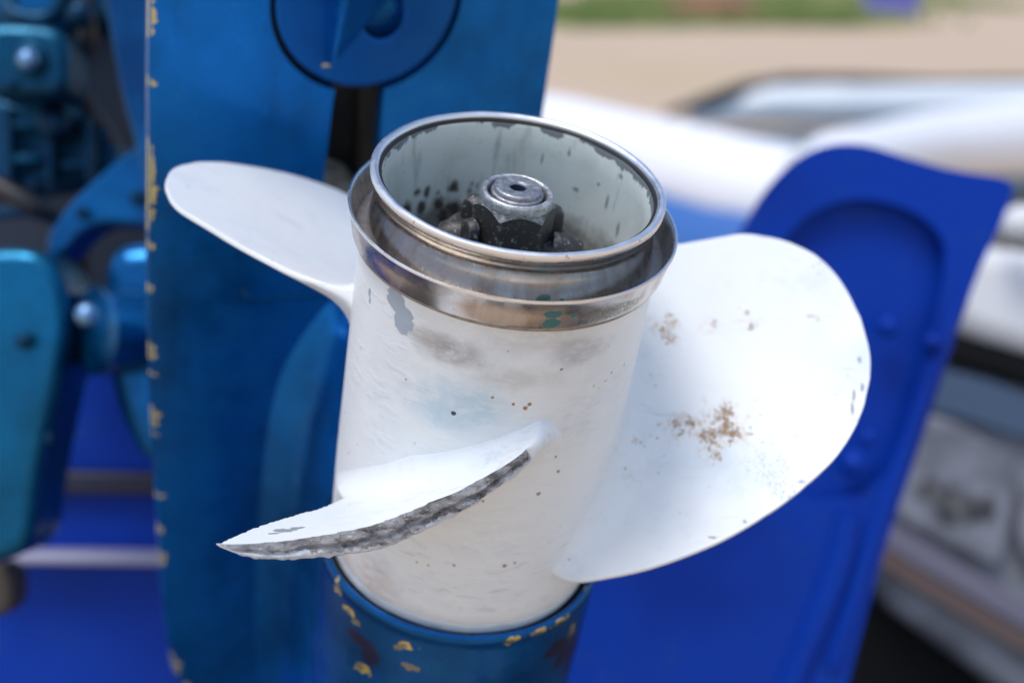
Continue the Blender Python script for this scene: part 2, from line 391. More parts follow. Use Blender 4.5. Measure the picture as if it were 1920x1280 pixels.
rim = mt.math('ADD', mt.ramp(zz_, -.1655, -.1615), mt.math('MULTIPLY', mt.math('SUBTRACT', mt.noise(75, 5, .7), .5), 3.2))
rk = mt.ramp(rim, 1.42, 1.46); mt.over(rk, (.68, .55, .17)); mt.over(mt.ramp(rim, 1.62, 1.70), (.30, .26, .18))
for i in range(9):
    random.seed(i + 40); th = random.uniform(40, 135)
    mt.over(mt.spot(cyl(th, 56, -random.uniform(172, 195)), random.uniform(.4, .8), .5, 1200, .2), (.35, .28, .24))
M_case = mt.done()
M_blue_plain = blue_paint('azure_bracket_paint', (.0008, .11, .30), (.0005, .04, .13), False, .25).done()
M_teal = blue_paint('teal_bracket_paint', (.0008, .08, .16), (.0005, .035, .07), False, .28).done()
M_cyan = blue_paint('sunlit_cyan_paint', (.002, .13, .27), (.001, .07, .14), False, .3).done()  # lighter copy of the bracket teal, sunlit tone put into the colour
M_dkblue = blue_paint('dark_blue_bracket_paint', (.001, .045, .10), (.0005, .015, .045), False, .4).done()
m = Mat('cobalt_paint', (.0003, .034, .32), .45, spec=.15); m.over(m.ramp(m.noise(6, 3), .4, .7), (.0003, .022, .23)); m.over(m.ramp(m.noise(30, 5, .7), .58, .72, 0, .5), (.01, .05, .22)); m.over(m.ramp(m.noise(90, 4, .7, co=m.scaled((1, .3, .3))), .62, .72, 0, .4), (.02, .06, .30)); m.bump(m.noise(60, 3), .15, .002); M_cobalt = m.done()
M_bright = Mat('pale_blue_bolt', (.20, .36, .58), .4, metal=.8).done()

# ================================================================== PROPELLER
prop = empty('propeller', PM, label='white three bladed outboard propeller with steel rings and one blade snapped off', cat='propeller')
# barrel, with the inside hidden by the sleeve
hubp = [(46.2, -24.2), (52.6, -24.2), (52.9, -24.6), (52.2, -27), (51.4, -31), (51.6, -60), (51.8, -100), (51.9, -130), (51.6, -150), (51.2, -157.4), (50.9, -158.2), (50.5, -158.2),
        (50.4, -158.6), (50.8, -159), (50.7, -162.5), (50.0, -163.6), (46, -163.8)]
prof = []
for (a, b), (c, d) in zip(hubp, hubp[1:]):
    n = max(1, int(abs(d - b) / 4))
    prof += [(a + (c - a) * i / n, b + (d - b) * i / n) for i in range(n)]
prof.append(hubp[-1])
hub = obj('hub_barrel', lathe(prof, 192, .12), M_white, prop, 30)
band = [(52.6, -24.4), (53.9, -24.3), (54.2, -23.4), (55.0, -19), (56.0, -14.4), (56.5, -13.5), (56.35, -12.9), (55.7, -12.8), (55.2, -13.3), (54.0, -19), (53.0, -23.2), (52.2, -24.0)]
obj('outer_ring', lathe(band, 192, .12, seed=3), [M_band], prop, 40)
obj('ring_ledge', lathe([(46.6, -26), (46.6, -22.6), (52.0, -22.3), (53.1, -22.6), (53.1, -26)], 160, .15, seed=6), M_dull, prop, 30)
sl = [(46.6, -24.5), (49.6, -24), (49.5, -22), (48.9, -18), (48.2, -14), (47.7, -11), (47.5, -9), (47.7, -7.4), (48.3, -5.6), (48.6, -5.2), (48.7, -4.6), (49.4, -3.4), (49.9, -2.0), (50.0, -1.0), (49.6, -.2), (48.8, .1), (48.0, .05), (47.3, -.5), (47.1, -1.2), (46.9, -3.2), (46.6, -3.4)]
obj('inner_sleeve', lathe(sl, 220, .18, seed=8), M_ring, prop, 40)
obj('lip_shade_ring', lathe([(47.1, -1.3), (46.2, -1.6), (46.0, -2.2), (46.0, -3.0)], 160, .1, seed=8), M_dark, prop, 60)  # dark ring added in place of the shadow beneath the lip
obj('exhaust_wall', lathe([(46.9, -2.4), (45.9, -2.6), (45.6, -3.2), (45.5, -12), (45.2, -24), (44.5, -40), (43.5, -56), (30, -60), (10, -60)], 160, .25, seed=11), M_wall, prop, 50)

# ---- nut and shaft end
nut = obj('shaft_nut', bmesh.new(), M_black, prop)
def hexnut(bm, R0, z0, z1, rot, cham=2.6):
    # a hexagonal prism whose top corners are turned off by a cone
    rows = []
    N = 96
    for (zz, k) in ((z0, 0), (z1 - 6, 0), (z1 - 3, 0), (None, 0), (z1, 1), (z1, 2)):
        row = []
        for i in range(N):
            a = 2 * PI * i / N; b = (a - rot) % (PI / 3) - PI / 6
            rh = R0 * math.cos(PI / 6) / math.cos(b)
            ap = R0 * math.cos(PI / 6)
            if k == 0:
                if zz is None:
                    z = z1 - .12 - max(0, rh - ap + .3) * 1.15; r = rh
                else: z = min(zz, z1 - 3.1 if zz > z1 - 5 else zz); r = rh
                if zz == z1 - 3: z = z1 - .12 - max(0, rh - ap + .3) * 1.15 - .35; r = rh
            else: z = z1; r = ap - .35 if k == 1 else 7.0
            row.append((r * math.cos(a) / 1000, r * math.sin(a) / 1000, z / 1000))
        rows.append(row)
    bm, V = grid(rows, bm, True); bmesh.ops.recalc_face_normals(bm, faces=bm.faces); return bm
bpy.data.objects.remove(nut)
nut = obj('shaft_nut', hexnut(bmesh.new(), 14.5, -30, -8.3, R(14)), M_black, prop, 28)
obj('nut_collar', lathe([(12.0, -12), (12.2, -10.2), (12.5, -7.8), (12.4, -6.2), (12.1, -5.2), (11.6, -4.8), (10.9, -4.8), (10.4, -5.3), (10.15, -6.3), (10, -10.6)], 96, .12, seed=2), M_collar, nut, 50)
obj('nut_insert', lathe([(10.3, -6.9), (9.4, -7.1), (9.0, -8), (7, -8)], 64), M_dark, nut, 50)
obj('shaft_end', lathe([(8.9, -9), (9.0, -6.0), (8.9, -5.5), (8.6, -5.2), (8.2, -5.1), (8.15, -4.2), (8.05, -3.7), (7.7, -3.4), (7.2, -3.3), (3.3, -3.4), (3.0, -3.6), (2.8, -4.2)], 96, .04), M_shaft, prop, 50)
obj('centre_hole', lathe([(2.8, -4.2), (2.6, -6), (2.4, -9), (1.2, -10.6), (0, -11)], 40), Mat('hole_blue_grey', (.02, .035, .07), .4).done(), prop, 50)
obj('washer', lathe([(12, -22.6), (20.0, -22.8), (23, -23.8), (24.8, -26.2), (25.6, -32), (25.6, -40), (28, -44)], 96, .3, seed=5), M_black, prop, 50)
# lock tabs bent up round the nut, and two rounded lugs
def tab(th, r0, r1, w, z0, z1, rnd=.9, lean=0):
    bm = bmesh.new(); bmesh.ops.create_cube(bm, size=1)
    bmesh.ops.subdivide_edges(bm, edges=bm.edges, cuts=3, use_grid_fill=True)
    c, s_ = math.cos(R(th)), -math.sin(R(th))
    for v in bm.verts:
        x, y, z = v.co
        q = noise.noise(v.co * 3 + Vector((th, 0, 0))) * .6
        rr = r0 + (x + .5) * (r1 - r0) + lean * (z + .5); tt = y * w * (1 - .15 * (z + .5)) + q; zz = z0 + (z + .5) * (z1 - z0) - (abs(y) * 2) ** 2 * rnd - (x + .5) ** 3 * rnd * .9 * (z + .5) + q * .5
        v.co = ((rr * c - tt * s_) / 1000, (rr * s_ + tt * c) / 1000, zz / 1000)
    return bm
for th, r0, r1, w_, z0, z1, rnd in ((150, 13.6, 17.6, 8.5, -28, -14.6, 1.2), (182, 14.5, 25, 12, -28, -20.2, 3.0), (-5, 14.5, 26, 12, -28, -19, 3.2), (-148, 14, 20, 7.5, -27, -13.8, 1.2), (-38, 14, 20, 7.5, -27, -13.4, 1.2), (85, 15, 24, 11, -29, -22, 2)):
    obj('lock_tab', tab(th, r0, r1, w_, z0, z1, rnd), M_black, prop, 60, sub=1)

# ---- blades
def fillet(r, fil, r1=51.55):
    q = min(max(0, r1 + fil - r), fil * .988); return fil - math.sqrt(fil * fil - q * q)
K, RAKE, ZB = .78, .27, -100.
def blade_rows(te, le, off, rs, T, fil, end_te=None, nu=44, nc=7, zoff=0):
    rows = []
    for r in rs:
        a, b = te(r), le(r)
        e = 0
        e = fillet(r, fil)
        m1 = -K * 180 / PI / r; L = math.hypot(1, m1); tx, tz = 1 / L, m1 / L; nx, nz = -tz, tx
        def P(ph, dt, dn):               # dt along the chord, dn along the normal (mm)
            s = dt * tx + dn * nx; z = dt * tz + dn * nz
            th = 112 + off + ph + math.degrees(s / r)
            c = cyl(th, r, ZB - K * ph + RAKE * (r - 50) + z)
            return Vector(c) / 1000
        chord = max(0.0, (b - a)); loop = []
        def h(u):
            hmax = T(r) / 2
            if end_te: return end_te(r, u, hmax)
            k = max(0, math.sin(PI * u)) ** .55
            return .95 + (hmax - .95) * k
        hl = (lambda u: end_te(r, u, 0, True)) if end_te else h
        fe = min(1, (b - a) / 6 + .05) if not end_te else 1
        for i in range(nu + 1):
            u = i / nu; u = .5 - .5 * math.cos(PI * u) if not end_te else u
            ge = (.3 + .7 * min(1, u / .3, (1 - u) / .2 + .0)) if not end_te else .1 + .9 * min(1, u / .45)
            loop.append(P(a + chord * u, 0, (h(u) * fe + e * ge)))
        h1 = (h(1) * fe + e * (1 if end_te else .3)); h0 = (h(0) * fe + e * (.1 if end_te else .3)); be = .5 if end_te else .36
        for i in range(1, nc):
            t = PI / 2 - PI * i / nc; hb = hl(1) * fe + e * (1 if end_te else .3); loop.append(P(b, (h1 + hb) / 2 * be * math.cos(t), (h1 + hb) / 2 * math.sin(t) + (h1 - hb) / 2))
        for i in range(nu, -1, -1):
            u = i / nu; u = .5 - .5 * math.cos(PI * u) if not end_te else u
            loop.append(P(a + chord * u, 0, -(hl(u) * fe + e * (1 if end_te else .3 + .7 * min(1, u / .3, (1 - u) / .2)))))
        if not end_te:
            for i in range(1, nc):
                t = -PI / 2 - PI * i / nc; loop.append(P(a, h0 * be * math.cos(t), h0 * math.sin(t)))
        else:
            hb = hl(0) + e; kk = max(0, min(1, (63 - r) / 3))
            for i in range(1, nc):
                t = -PI / 2 - PI * i / nc; n_ = (h0 + hb) / 2 * math.sin(t) + (h0 - hb) / 2
                loop.append(P(a, (-kk * min(2.4, (h0 + hb) / 2) + 2.6 * (1 - kk)) * abs(math.cos(t)), n_))
        rows.append(loop)
    return rows
ROOT = [48, 51.4, 51.6, 51.72, 51.85, 52.0, 52.3, 52.7, 53.2, 53.9, 54.8, 56, 57.5, 59.2]
def rad_samples(r0, r1, n):
    return ROOT + [r0 + (r1 - r0) * math.sin(PI / 2 * (i / n)) for i in range(n + 1)]
def T_full(r): return 2.0 + 7.5 * max(0, (148 - r) / 98) ** 1.3
TE_R = [(48, -58), (55, -58), (66, -54.5), (80, -48), (96, -40.5), (111, -37.5), (126, -34.7), (138, -30.4), (144, -27), (147.3, -23.5), (148.9, -17)]
LE_R = [(48, 51), (52, 51.5), (56, 52), (60, 51.6), (68.7, 46.8), (78.8, 41.3), (89.7, 35.2), (98.9, 29.9), (109.6, 23.5), (119.6, 17.5), (130.8, 10.8), (137.3, 5.6), (142.5, 0.1), (146.4, -5), (148.2, -11), (148.9, -17)]
TE_L = [(48, -57), (55, -58), (66, -55), (80, -50.6), (96, -46.2), (112.5, -43.8), (124, -42.2), (133.5, -37.7), (141, -33.2), (145.4, -28.6), (147, -24), (147.6, -20)]
LE_L = [(48, 42), (52, 46), (56, 49.5), (60, 51), (68.7, 46.8), (78.8, 41.3), (89.7, 35.2), (98.9, 29.9), (109.6, 23.5), (119.6, 15.5), (132.9, 4.9), (139, .1), (142.7, -7.6), (145.8, -14.4), (147.2, -17.5), (147.6, -20)]
def smooth_tab(tab):
    def f(x):
        # average over a small window keeps the outline free of corners
        lo, hi = tab[0][0], tab[-1][0]
        wdt = min(4.0, (hi - x) * .6)
        return sum(interp(tab, x + wdt * k) for k in (-1, -.5, 0, .5, 1)) / 5
    return f
for nm, te, le, off, rm, lab in (('blade', TE_R, LE_R, -120, 148.9, 'whole broad white blade with clumps of sand, at the right'), ('blade', TE_L, LE_L, 120, 147.6, 'whole clean white blade seen nearly edge-on, at the left')):
    rows = blade_rows(smooth_tab(te), smooth_tab(le), off, rad_samples(61, rm, 58), T_full, 13.0)
    bm, V = grid(rows, None, True)
    bm.faces.new(V[-1]); bm.faces.new(V[0][::-1])
    bmesh.ops.recalc_face_normals(bm, faces=bm.faces)
    for v in bm.verts:                       # nicks along the edge
        r = v.co.xy.length * 1000
        v.co += Vector((0, 0, noise.noise(v.co * 60) * .0004)) + v.co.xy.to_3d() / max(r, 1) * 1000 * noise.noise(v.co * 160) * .00035 * max(0, (r - 90) / 58)
    obj('blade', bm, M_blade, prop, 60, label=lab)

# ---- broken blade stub
TE_S = [(47, -50), (50, -47.5), (56, -43), (62.8, -37.2), (68.7, -25.5), (77.5, -13.5), (92.1, -5.2), (103.4, 2.1), (115.7, 8.0), (121, 10.3), (125.6, 12.6)]
LE_S = [(47, 42), (52, 42), (57, 29), (61, 21.5), (70, 17), (79, 14.8), (88, 15.3), (107.6, 14.6), (118, 13.6), (125.6, 12.7)]
def stub_h(r, u, hmax, low=False):
    hm = interp([(50, 3.4), (58, 4.2), (62.8, 4.8), (68.7, 6.4), (77.5, 8.2), (92, 8.8), (103, 7.6), (115.7, 5.8), (122, 3.6), (125.6, 1)], r)
    return hm * (1 - .8 * u) if low else .25
srs = ROOT + [60.2 + (125.6 - 60.2) * (i / 96) for i in range(97)]
rows = blade_rows(lambda r: interp(TE_S, r) + 1.2 * noise.noise(Vector((r * .35, 0, 3))) * min(1, max(0, (r - 60) / 10)) * (1 - max(0, (r - 100) / 26)), lambda r: interp(LE_S, r) + .8 * noise.noise(Vector((r * .5, 7, 3))) * (r > 60) * (r < 124), 0, srs, T_full, 12.0, stub_h, nu=40, nc=6)
bm, V = grid(rows, None, True)
bm.faces.new(V[-1])
bmesh.ops.recalc_face_normals(bm, faces=bm.faces)
stub = obj('broken_blade', bm, M_stub, prop, 60, label='stub of the snapped blade with a ragged dark edge facing the viewer')
# the ragged fracture face closes the open side of the stub
NF = 26; fr = []; lowv = []; pts = []
for r, loop in zip(srs, rows):
    if r < 61: continue
    top, bot = loop[0], loop[-6]; pts.append((r, top, bot))
fine = []
for (r, t0, b0), (r2, t1, b1) in zip(pts, pts[1:]):
    for k in range(4): fine.append((r + (r2 - r) * k / 4, t0.lerp(t1, k / 4), b0.lerp(b1, k / 4)))
fine.append(pts[-1])
for i, (r, t0, b0) in enumerate(fine):
    nxt = fine[min(i + 1, len(fine) - 1)]; prv = fine[max(i - 1, 0)]
    along = ((nxt[1] + nxt[2]) - (prv[1] + prv[2])).normalized(); across = (b0 - t0)
    out = across.cross(along).normalized()
    if out.y > 0: out = -out              # towards the viewer
    row = []
    endf = min(1, i / 14, (len(fine) - 1 - i) / 20)
    for j in range(NF + 1):
        u = j / NF; p = t0.lerp(b0, u)
        pe = Vector((p.x * .55, p.y * .9, p.z)); q = noise.fractal(pe * 210, 1.0, 2.1, 6) * .0010 + noise.noise(pe * 90) * .0016
        groove = -math.exp(-((u - .55 - .2 * noise.noise(Vector((r * .12, 5, 0)))) / .10) ** 2) * .0013
        env = math.sin(PI * min(1, max(0, u))) ** .5
        lip = .0010 * noise.noise(Vector((r * .5, 1 + 3 * round(u), 0)))
        p = p + out * ((q + groove + .0012) * env * endf + .0001) + across.normalized() * (lip * endf * (1 if u > .5 else .5) * abs(2 * u - 1) ** 3)
        row.append(p); 
    fr.append(row)
bm = bmesh.new(); me_l = bm.verts.layers.float.new('low')
bm, V = grid(fr, bm)
for row in V:
    for j, v in enumerate(row): v[me_l] = j / NF + max(0, (v.co.xy.length * 1000 - 98) / 60)
bmesh.ops.recalc_face_normals(bm, faces=bm.faces)
obj('fracture_face', bm, M_broken, stub, 180)
# crumbs of paint and sand along the far edge of the stub and in clumps on the right blade
def grain(bm, c, s, n_dir):
    res = bmesh.ops.create_icosphere(bm, subdivisions=1, radius=s)
    sx, sy = random.uniform(.7, 1.4), random.uniform(.6, 1.2)
    rot = Matrix.Rotation(random.uniform(0, 6.28), 3, 'Z')
    q = Vector((0, 0, 1)).rotation_difference(n_dir)
    for v in res['verts']:
        p = Vector((v.co.x * sx, v.co.y * sy, v.co.z * .55)) * random.uniform(.8, 1.2)
        v.co = c + q @ (rot @ p)
def surf_pt(r, ph, off, lift=0):
    T = T_full(r) / 2 if off else stub_h(r, 0, 0); te = interp(TE_R if off else TE_S, r); le = interp(LE_R if off else LE_S, r)
    u = min(.98, max(.02, (ph - te) / (le - te)))
    hh = (.95 + (T - .95) * math.sin(PI * u) ** .55) if off else T
    hh += fillet(r, 13 if off else 12)
    m1 = -K * 180 / PI / r; L = math.hypot(1, m1); nx, nz = -m1 / L, 1 / L
    th = 112 + off + ph + math.degrees((hh + lift) * nx / r)
    p = Vector(cyl(th, r, ZB - K * ph + RAKE * (r - 50) + (hh + lift) * nz)) / 1000
    a = R(112 + off + ph); nrm = Vector((-math.sin(a) * nx, -math.cos(a) * nx, nz)).normalized()
    return p, nrm
random.seed(5)
bm = bmesh.new()
clumps = [(75, -24.5, 3.2, 60, 2.2), (74, -21, 2.4, 22, 1.6), (91.8, -20.5, 2.6, 12, 2), (107, -20, 1.2, 7, .8), (106.5, -17.5, 2.2, 12, 1.6), (130.9, -15.5, 1.4, 12, .9), (132.6, -14.6, .8, 6, .5),
          (57.6, 5.7, 1.2, 12, .8), (59.5, 6.2, 1.4, 14, .9), (71, 2.2, 2.6, 28, 1.4), (77.6, 2.8, 2.4, 36, 1.4), (74, 5, 1.6, 12, .9), (90, 2.2, 4.2, 90, 2.4), (92.5, 5.6, 3.0, 90, 1.9),
          (86.6, 7.6, 3.0, 60, 1.8), (88.4, 11.4, 1.4, 18, 1.8), (89.2, .3, 2.6, 30, 1.2), (84, 5, 2.2, 22, 1.6), (98, 6, 2, 8, 1.5), (66, 6, 3, 8, 2)]
sand_pts = []
for r, ph, w_, n, h_ in clumps:
    # a random walk makes the clumps branch instead of forming a disc
    x = y = 0
    n *= 3; w_ *= 1.35
    for i in range(n):
        if random.random() < .10: x, y = random.gauss(0, w_ * .45), random.gauss(0, w_ * .45)
        x += random.gauss(0, .42); y += random.gauss(0, .42)
        if math.hypot(x, y) > w_ * 1.25: x *= .5; y *= .5
        s = random.choice((.08, .10, .12, .15, .2, .26, .4))
        p, nn = surf_pt(r + x, ph + math.degrees(y / r), -120, s * .15)
        grain(bm, p, s / 1000, nn)
for i in range(60):
    r, ph = random.uniform(62, 138), random.uniform(-24, 22)
    if ph > interp(LE_R, r) - 3 or ph < interp(TE_R, r) + 3: continue
    p, nn = surf_pt(r, ph, -120, .02); grain(bm, p, random.choice((.12, .15, .2)) / 1000, nn)
m = Mat('sand_grains', (.34, .20, .11), .9); m.over(m.ramp(m.noise(1800, 2), .4, .6), (.52, .36, .22)); M_sand = m.done()
obj('sand_clumps', bm, M_sand, prop, 0, kind='stuff', label='clumps of brown beach sand stuck on the right blade')
bm = bmesh.new()
for i in range(46):
    r = random.uniform(66, 125) if i % 3 else random.uniform(115, 125)
    p, nn = surf_pt(r, interp(LE_S, r) - .3 + random.uniform(-.6, .3), 0, -.4); grain(bm, p, random.choice((.2, .3, .4, .5)) / 1000, nn)
obj('paint_crumbs', bm, Mat('crumbs', (.72, .64, .56), .8).done(), stub, 0, kind='stuff')

# ================================================================== OUTBOARD MOTOR (in the motor frame; mm)
motor = empty('outboard_motor', MM, label='tilted blue outboard motor leg with chipped yellow primer behind the propeller', cat='outboard motor')
def mv(s, y, z): return Vector((s, y, z)) / 1000
D = 165
# anti-ventilation plate with a round seat for the trim tab and a slot below it
left = [(-93.3, 62), (-93.3, 20), (-93.2, -4.6), (-93.4, -34.3), (-93.2, -75.9), (-93.2, -110), (-93.2, -146.3), (-92.2, -188.1), (-90.3, -236.6), (-87.8, -289.2), (-85.2, -334.8), (-82.4, -367.3), (-78.2, -394), (-73, -407), (-64, -415), (-50, -418)]
right = [(50, -418), (66, -412), (76, -396), (80, -360), (83, -320), (86, -250), (87.2, -160), (87.2, -61), (86.7, -42), (86.4, -26.4), (85.6, -6), (84.5, 20), (80, 62)]
def densify(p, step=2.0, closed=True):
    out = []
    for i in range(len(p) if closed else len(p) - 1):
        a, b = Vector(p[i]), Vector(p[(i + 1) % len(p)]); n = max(1, int((b - a).length / step))
        out += [a + (b - a) * k / n for k in range(n)]
    return out
top = [(70, 78), (40, 88), (0, 92), (-50, 90), (-80, 80)]
outline = densify(left + right + top, 2.0)
for i, q in enumerate(outline):
    outline[i] = q + Vector((noise.noise(Vector((q.x * .12, q.y * .12, 1))), 0)) * .1
# key-hole opening = circle joined to the slot
CC, CRAD = (-2.5, -6.0), 42.0
a_l, a_r = math.atan2(-48 + 6 + 1, -14.0 + 2.5), math.atan2(-48 + 6 + 1, 8.6 + 2.5)
circ = [(CC[0] + CRAD * math.cos(t), CC[1] + CRAD * math.sin(t)) for t in [a_r + (2 * PI + a_l - a_r) * i / 90 for i in range(91)]]
slot = circ + [(-14.6, -56), (-15.2, -75), (-16.0, -100), (-15.6, -110), (-12, -115), (-3, -117), (5, -115), (9, -109), (9.2, -90), (8.9, -70), (8.4, -56)]
def plate_mesh(outer, holes, y0, y1):
    bm = bmesh.new(); edges = []
    for lp in [outer] + holes:
        vs = [bm.verts.new(mv(p[0], y0, p[1])) for p in lp]
        edges += [bm.edges.new((vs[i], vs[(i + 1) % len(vs)])) for i in range(len(vs))]
    bmesh.ops.triangle_fill(bm, use_beauty=True, use_dissolve=False, edges=edges)
    ex = bmesh.ops.extrude_face_region(bm, geom=list(bm.faces))
    for g in [q for q in ex['geom'] if isinstance(q, bmesh.types.BMVert)]:
        g.co.y += (y1 - y0) / 1000
    bmesh.ops.recalc_face_normals(bm, faces=bm.faces)
    return bm
bm = plate_mesh(outline, [slot], D, D + 7)
lay = bm.verts.layers.float.new('chip')
chips = [(-21.5, -2), (-42.6, -37.6), (-111.4, -65.4), (-121.3, -116.5), (-143.9, -138.7), (-181, -170.8), (-190, -187.6), (-221, -207.8), (-226, -224), (-266, -262.5), (-290, -283.9), (-313, -302), (-396, -378), (-416, -400), (2, 18), (30, 38)]
for v in bm.verts:
    s, z = v.co.x * 1000, v.co.z * 1000
    v[lay] = 0
plate = obj('anti_ventilation_plate', bm, M_blue, motor, 30, bevel=.0022, segs=3)
# flat print of the chips reaches only the rounded rim: a second strip of primer sits on it
def rim_strip(z0, z1, w0):
    bm = bmesh.new(); rows = []
    n = max(4, int((z1 - z0) / .7))
    for i in range(n + 1):
        z = z0 + (z1 - z0) * i / n
        s = min((interp(sorted([(q[1], q[0]) for q in left]), z)), -50)
        e = math.sin(PI * i / n) ** .4; ww = w0 * e * (.75 + .7 * noise.noise(Vector((z * .35, 2, 0))))
        row = []
        for k in range(8):
            t = k / 7 * ww
            # arc over the rim: starts on the side, runs onto the face
            ang = min(PI / 2, max(0, t / 2.2 * 1.0)); x = s - .3 + 2.2 * (1 - math.cos(ang)) + max(0, t - 3.45); y = D + 2.2 - 2.5 * math.sin(ang)
            row.append(mv(x, y, z + .5 * noise.noise(Vector((z, k, 0)))))
        rows.append(row)
    bm, V = grid(rows); bmesh.ops.recalc_face_normals(bm, faces=bm.faces)
    return bm
m = Mat('yellow_primer', (.74, .60, .20), .6, spec=.3); m.over(m.ramp(m.noise(200, 4, .7), .5, .65, 0, .6), (.62, .52, .24)); m.over(m.ramp(m.noise(500, 4, .7), .62, .68), (.08, .12, .2)); m.bump(m.noise(600, 4), .3, .0004); M_primer = m.done()
for a, b in chips:
    obj('primer_chip', rim_strip(a, b, 5.6), M_primer, plate, 60)
obj('slot_recess', extrude_poly([mv(-30, D + 40, -46), mv(30, D + 40, -46), mv(30, D + 40, -125), mv(-30, D + 40, -125)], (0, .004, 0)), M_hollow, motor, 0)
bm = bmesh.new()
for a, b in zip(slot, slot[1:] + slot[:1]):
    vs = [bm.verts.new(p) for p in (mv(a[0], D + 6.9, a[1]), mv(b[0], D + 6.9, b[1]), mv(b[0], D + 41, b[1]), mv(a[0], D + 41, a[1]))]; bm.faces.new(vs)
bmesh.ops.remove_doubles(bm, verts=bm.verts, dist=1e-6)
obj('recess_wall', bm, M_hollow, motor, 60)
m = Mat('grey_green_casting', (.22, .24, .20), .5); m.over(m.ramp(m.noise(90, 4), .4, .6), (.1, .1, .09)); M_cast = m.done()
obj('recess_casting', extrude_poly(smooth_poly([mv(-22, D + 12, -90), mv(-2, D + 14, -93), mv(8, D + 14, -105), mv(6, D + 14, -122), mv(-22, D + 12, -122)], 1), (0, .012, 0)), M_cast, motor, 30, bevel=.002)
obj('recess_back', extrude_poly([mv(-48, D + 9, 40), mv(44, D + 9, 40), mv(44, D + 9, -50), mv(-48, D + 9, -50)], (0, .003, 0)), M_dark, motor, 0)
# trim tab: a disc with a slanted fin and a bolt seat
bolt_c = (4.5, -12.0)
disc = [(CC[0] + 39.9 * math.cos(2 * PI * i / 96), CC[1] + .6 + 39.9 * math.sin(2 * PI * i / 96)) for i in range(96)]
bh = [(bolt_c[0] + 9.2 * math.cos(2 * PI * i / 40), bolt_c[1] + 11 * math.sin(2 * PI * i / 40)) for i in range(40)]
bm = plate_mesh(disc, [bh], D - .8, D + 6)
tt = obj('trim_tab', bm, blue_paint('trim_tab_paint', (.0005, .10, .38), (.0005, .065, .25), False).done(), motor, 30, bevel=.0016, segs=3)
# fin: wedge running up out of frame
bm = bmesh.new()
base = [(-21.5, 30), (-21.5, -4), (-19.5, -33.5), (-15.5, -33), (-6, -22), (5.5, -5), (9, 12), (8, 30)]
topo = [(-19.5, 30), (-19, -4), (-18.5, -31.5), (-17.5, -31.5), (-17, -22), (-16, -5), (-15, 12), (-14.5, 30)]
A = [bm.verts.new(mv(s, D - .5, z)) for s, z in base]; B = [bm.verts.new(mv(s, D - 7 - max(0, (z + 33) * .22), z)) for s, z in topo]
for i in range(len(A)): bm.faces.new((A[i], A[(i + 1) % len(A)], B[(i + 1) % len(A)], B[i]))
bm.faces.new(B); bmesh.ops.recalc_face_normals(bm, faces=bm.faces)
obj('tab_fin', bm, M_blue, tt, 30, bevel=.0012, segs=3)
obj('bolt_seat', lathe([(9.0, 0), (8.6, -3), (8.2, -5), (0, -5)], 40), M_blue, tt, 40).matrix_local = Matrix.Translation(mv(bolt_c[0], D + .2, bolt_c[1])) @ Matrix.Rotation(R(90), 4, 'X')
obj('tab_bolt', lathe([(5.4, -5), (5.4, -.6), (4.6, 0), (0, 0)], 6), M_blue_plain, tt, 20, bevel=.0006).matrix_local = Matrix.Translation(mv(bolt_c[0] + 1.2, D + 1.4, bolt_c[1] + 1.5)) @ Matrix.Rotation(R(90), 4, 'X')
obj('yellow_chip', extrude_poly(smooth_poly([mv(-21, D - 1.0, -35), mv(-16, D - 1.0, -34.5), mv(-15, D - 1.0, -32.5), mv(-18, D - 1.0, -32.8), mv(-20.4, D - 1.0, -33.8)], 1), (0, .0006, 0)), M_primer, tt, 0)

# gearcase torpedo: the open mouth that takes the propeller, then the long body
mouth = [(50.9, -171), (51.6, -166), (52.6, -161.6), (53.4, -160.6), (54.4, -160.2), (55.3, -160.8), (55.7, -162), (55.8, -163.4), (55.2, -164.6), (55.1, -168), (55.2, -180), (54.8, -200), (54.4, -240), (54, -300), (50, -380), (40, -440), (22, -480), (0, -492)]
prof = []
for (a, b), (c, d) in zip(mouth, mouth[1:]):
    n = max(1, int(abs(d - b) / 5)); prof += [(a + (c - a) * i / n, b + (d - b) * i / n) for i in range(n)]
prof.append(mouth[-1])
bm = lathe(prof, 160, .2, seed=4)
gear = obj('gearcase', bm, M_case, motor, 40)
gear.matrix_local = Matrix.Rotation(R(-27), 4, 'Z')         # paint marks are laid out in the propeller frame
obj('shaft_seal', lathe([(52, -170), (46, -170.2), (30, -170.3)], 96), M_hollow, gear, 40)
# strut between plate and gearcase with fillets at both ends
rows = []
NP = 40
for i in range(NP + 1):
    rho = 46 + (D + 2 - 46) * i / NP
    e1 = max(0, 22 - (D - rho)); e1 = 22 - math.sqrt(max(0, 22 ** 2 - e1 ** 2)) if e1 > 0 else 0
    e2 = max(0, 60 - (rho - 40)) ; e2 = (e2 / 20) ** 2 * 1.0
    e2 = min(e2, 9)
    e = min(e1, 16) + e2
    tez = -172 + 3 * (rho - 100) / 60 + (e1 * .55)
    hw = interp([(46, 20), (90, 17), (150, 17), (167, 19)], rho)
    row = []
    chord = [(0, .10), (3, .16), (10, .30), (22, .48), (40, .68), (62, .84), (90, .95), (130, 1), (180, 1), (230, .9), (260, .6)]
    side = [(tez - d, hw * k + e * min(1, .35 + d / 50)) for d, k in chord]
    row = [mv(-3 * (rho / D) - w_, rho, z) for z, w_ in side] 
    row = row[::-1] + [mv(-3 * (rho / D), rho, tez + .5 + e * .35)] + [mv(-3 * (rho / D) + w_, rho, z) for z, w_ in side]
    rows.append(row)
bm, V = grid(rows); bmesh.ops.recalc_face_normals(bm, faces=bm.faces)
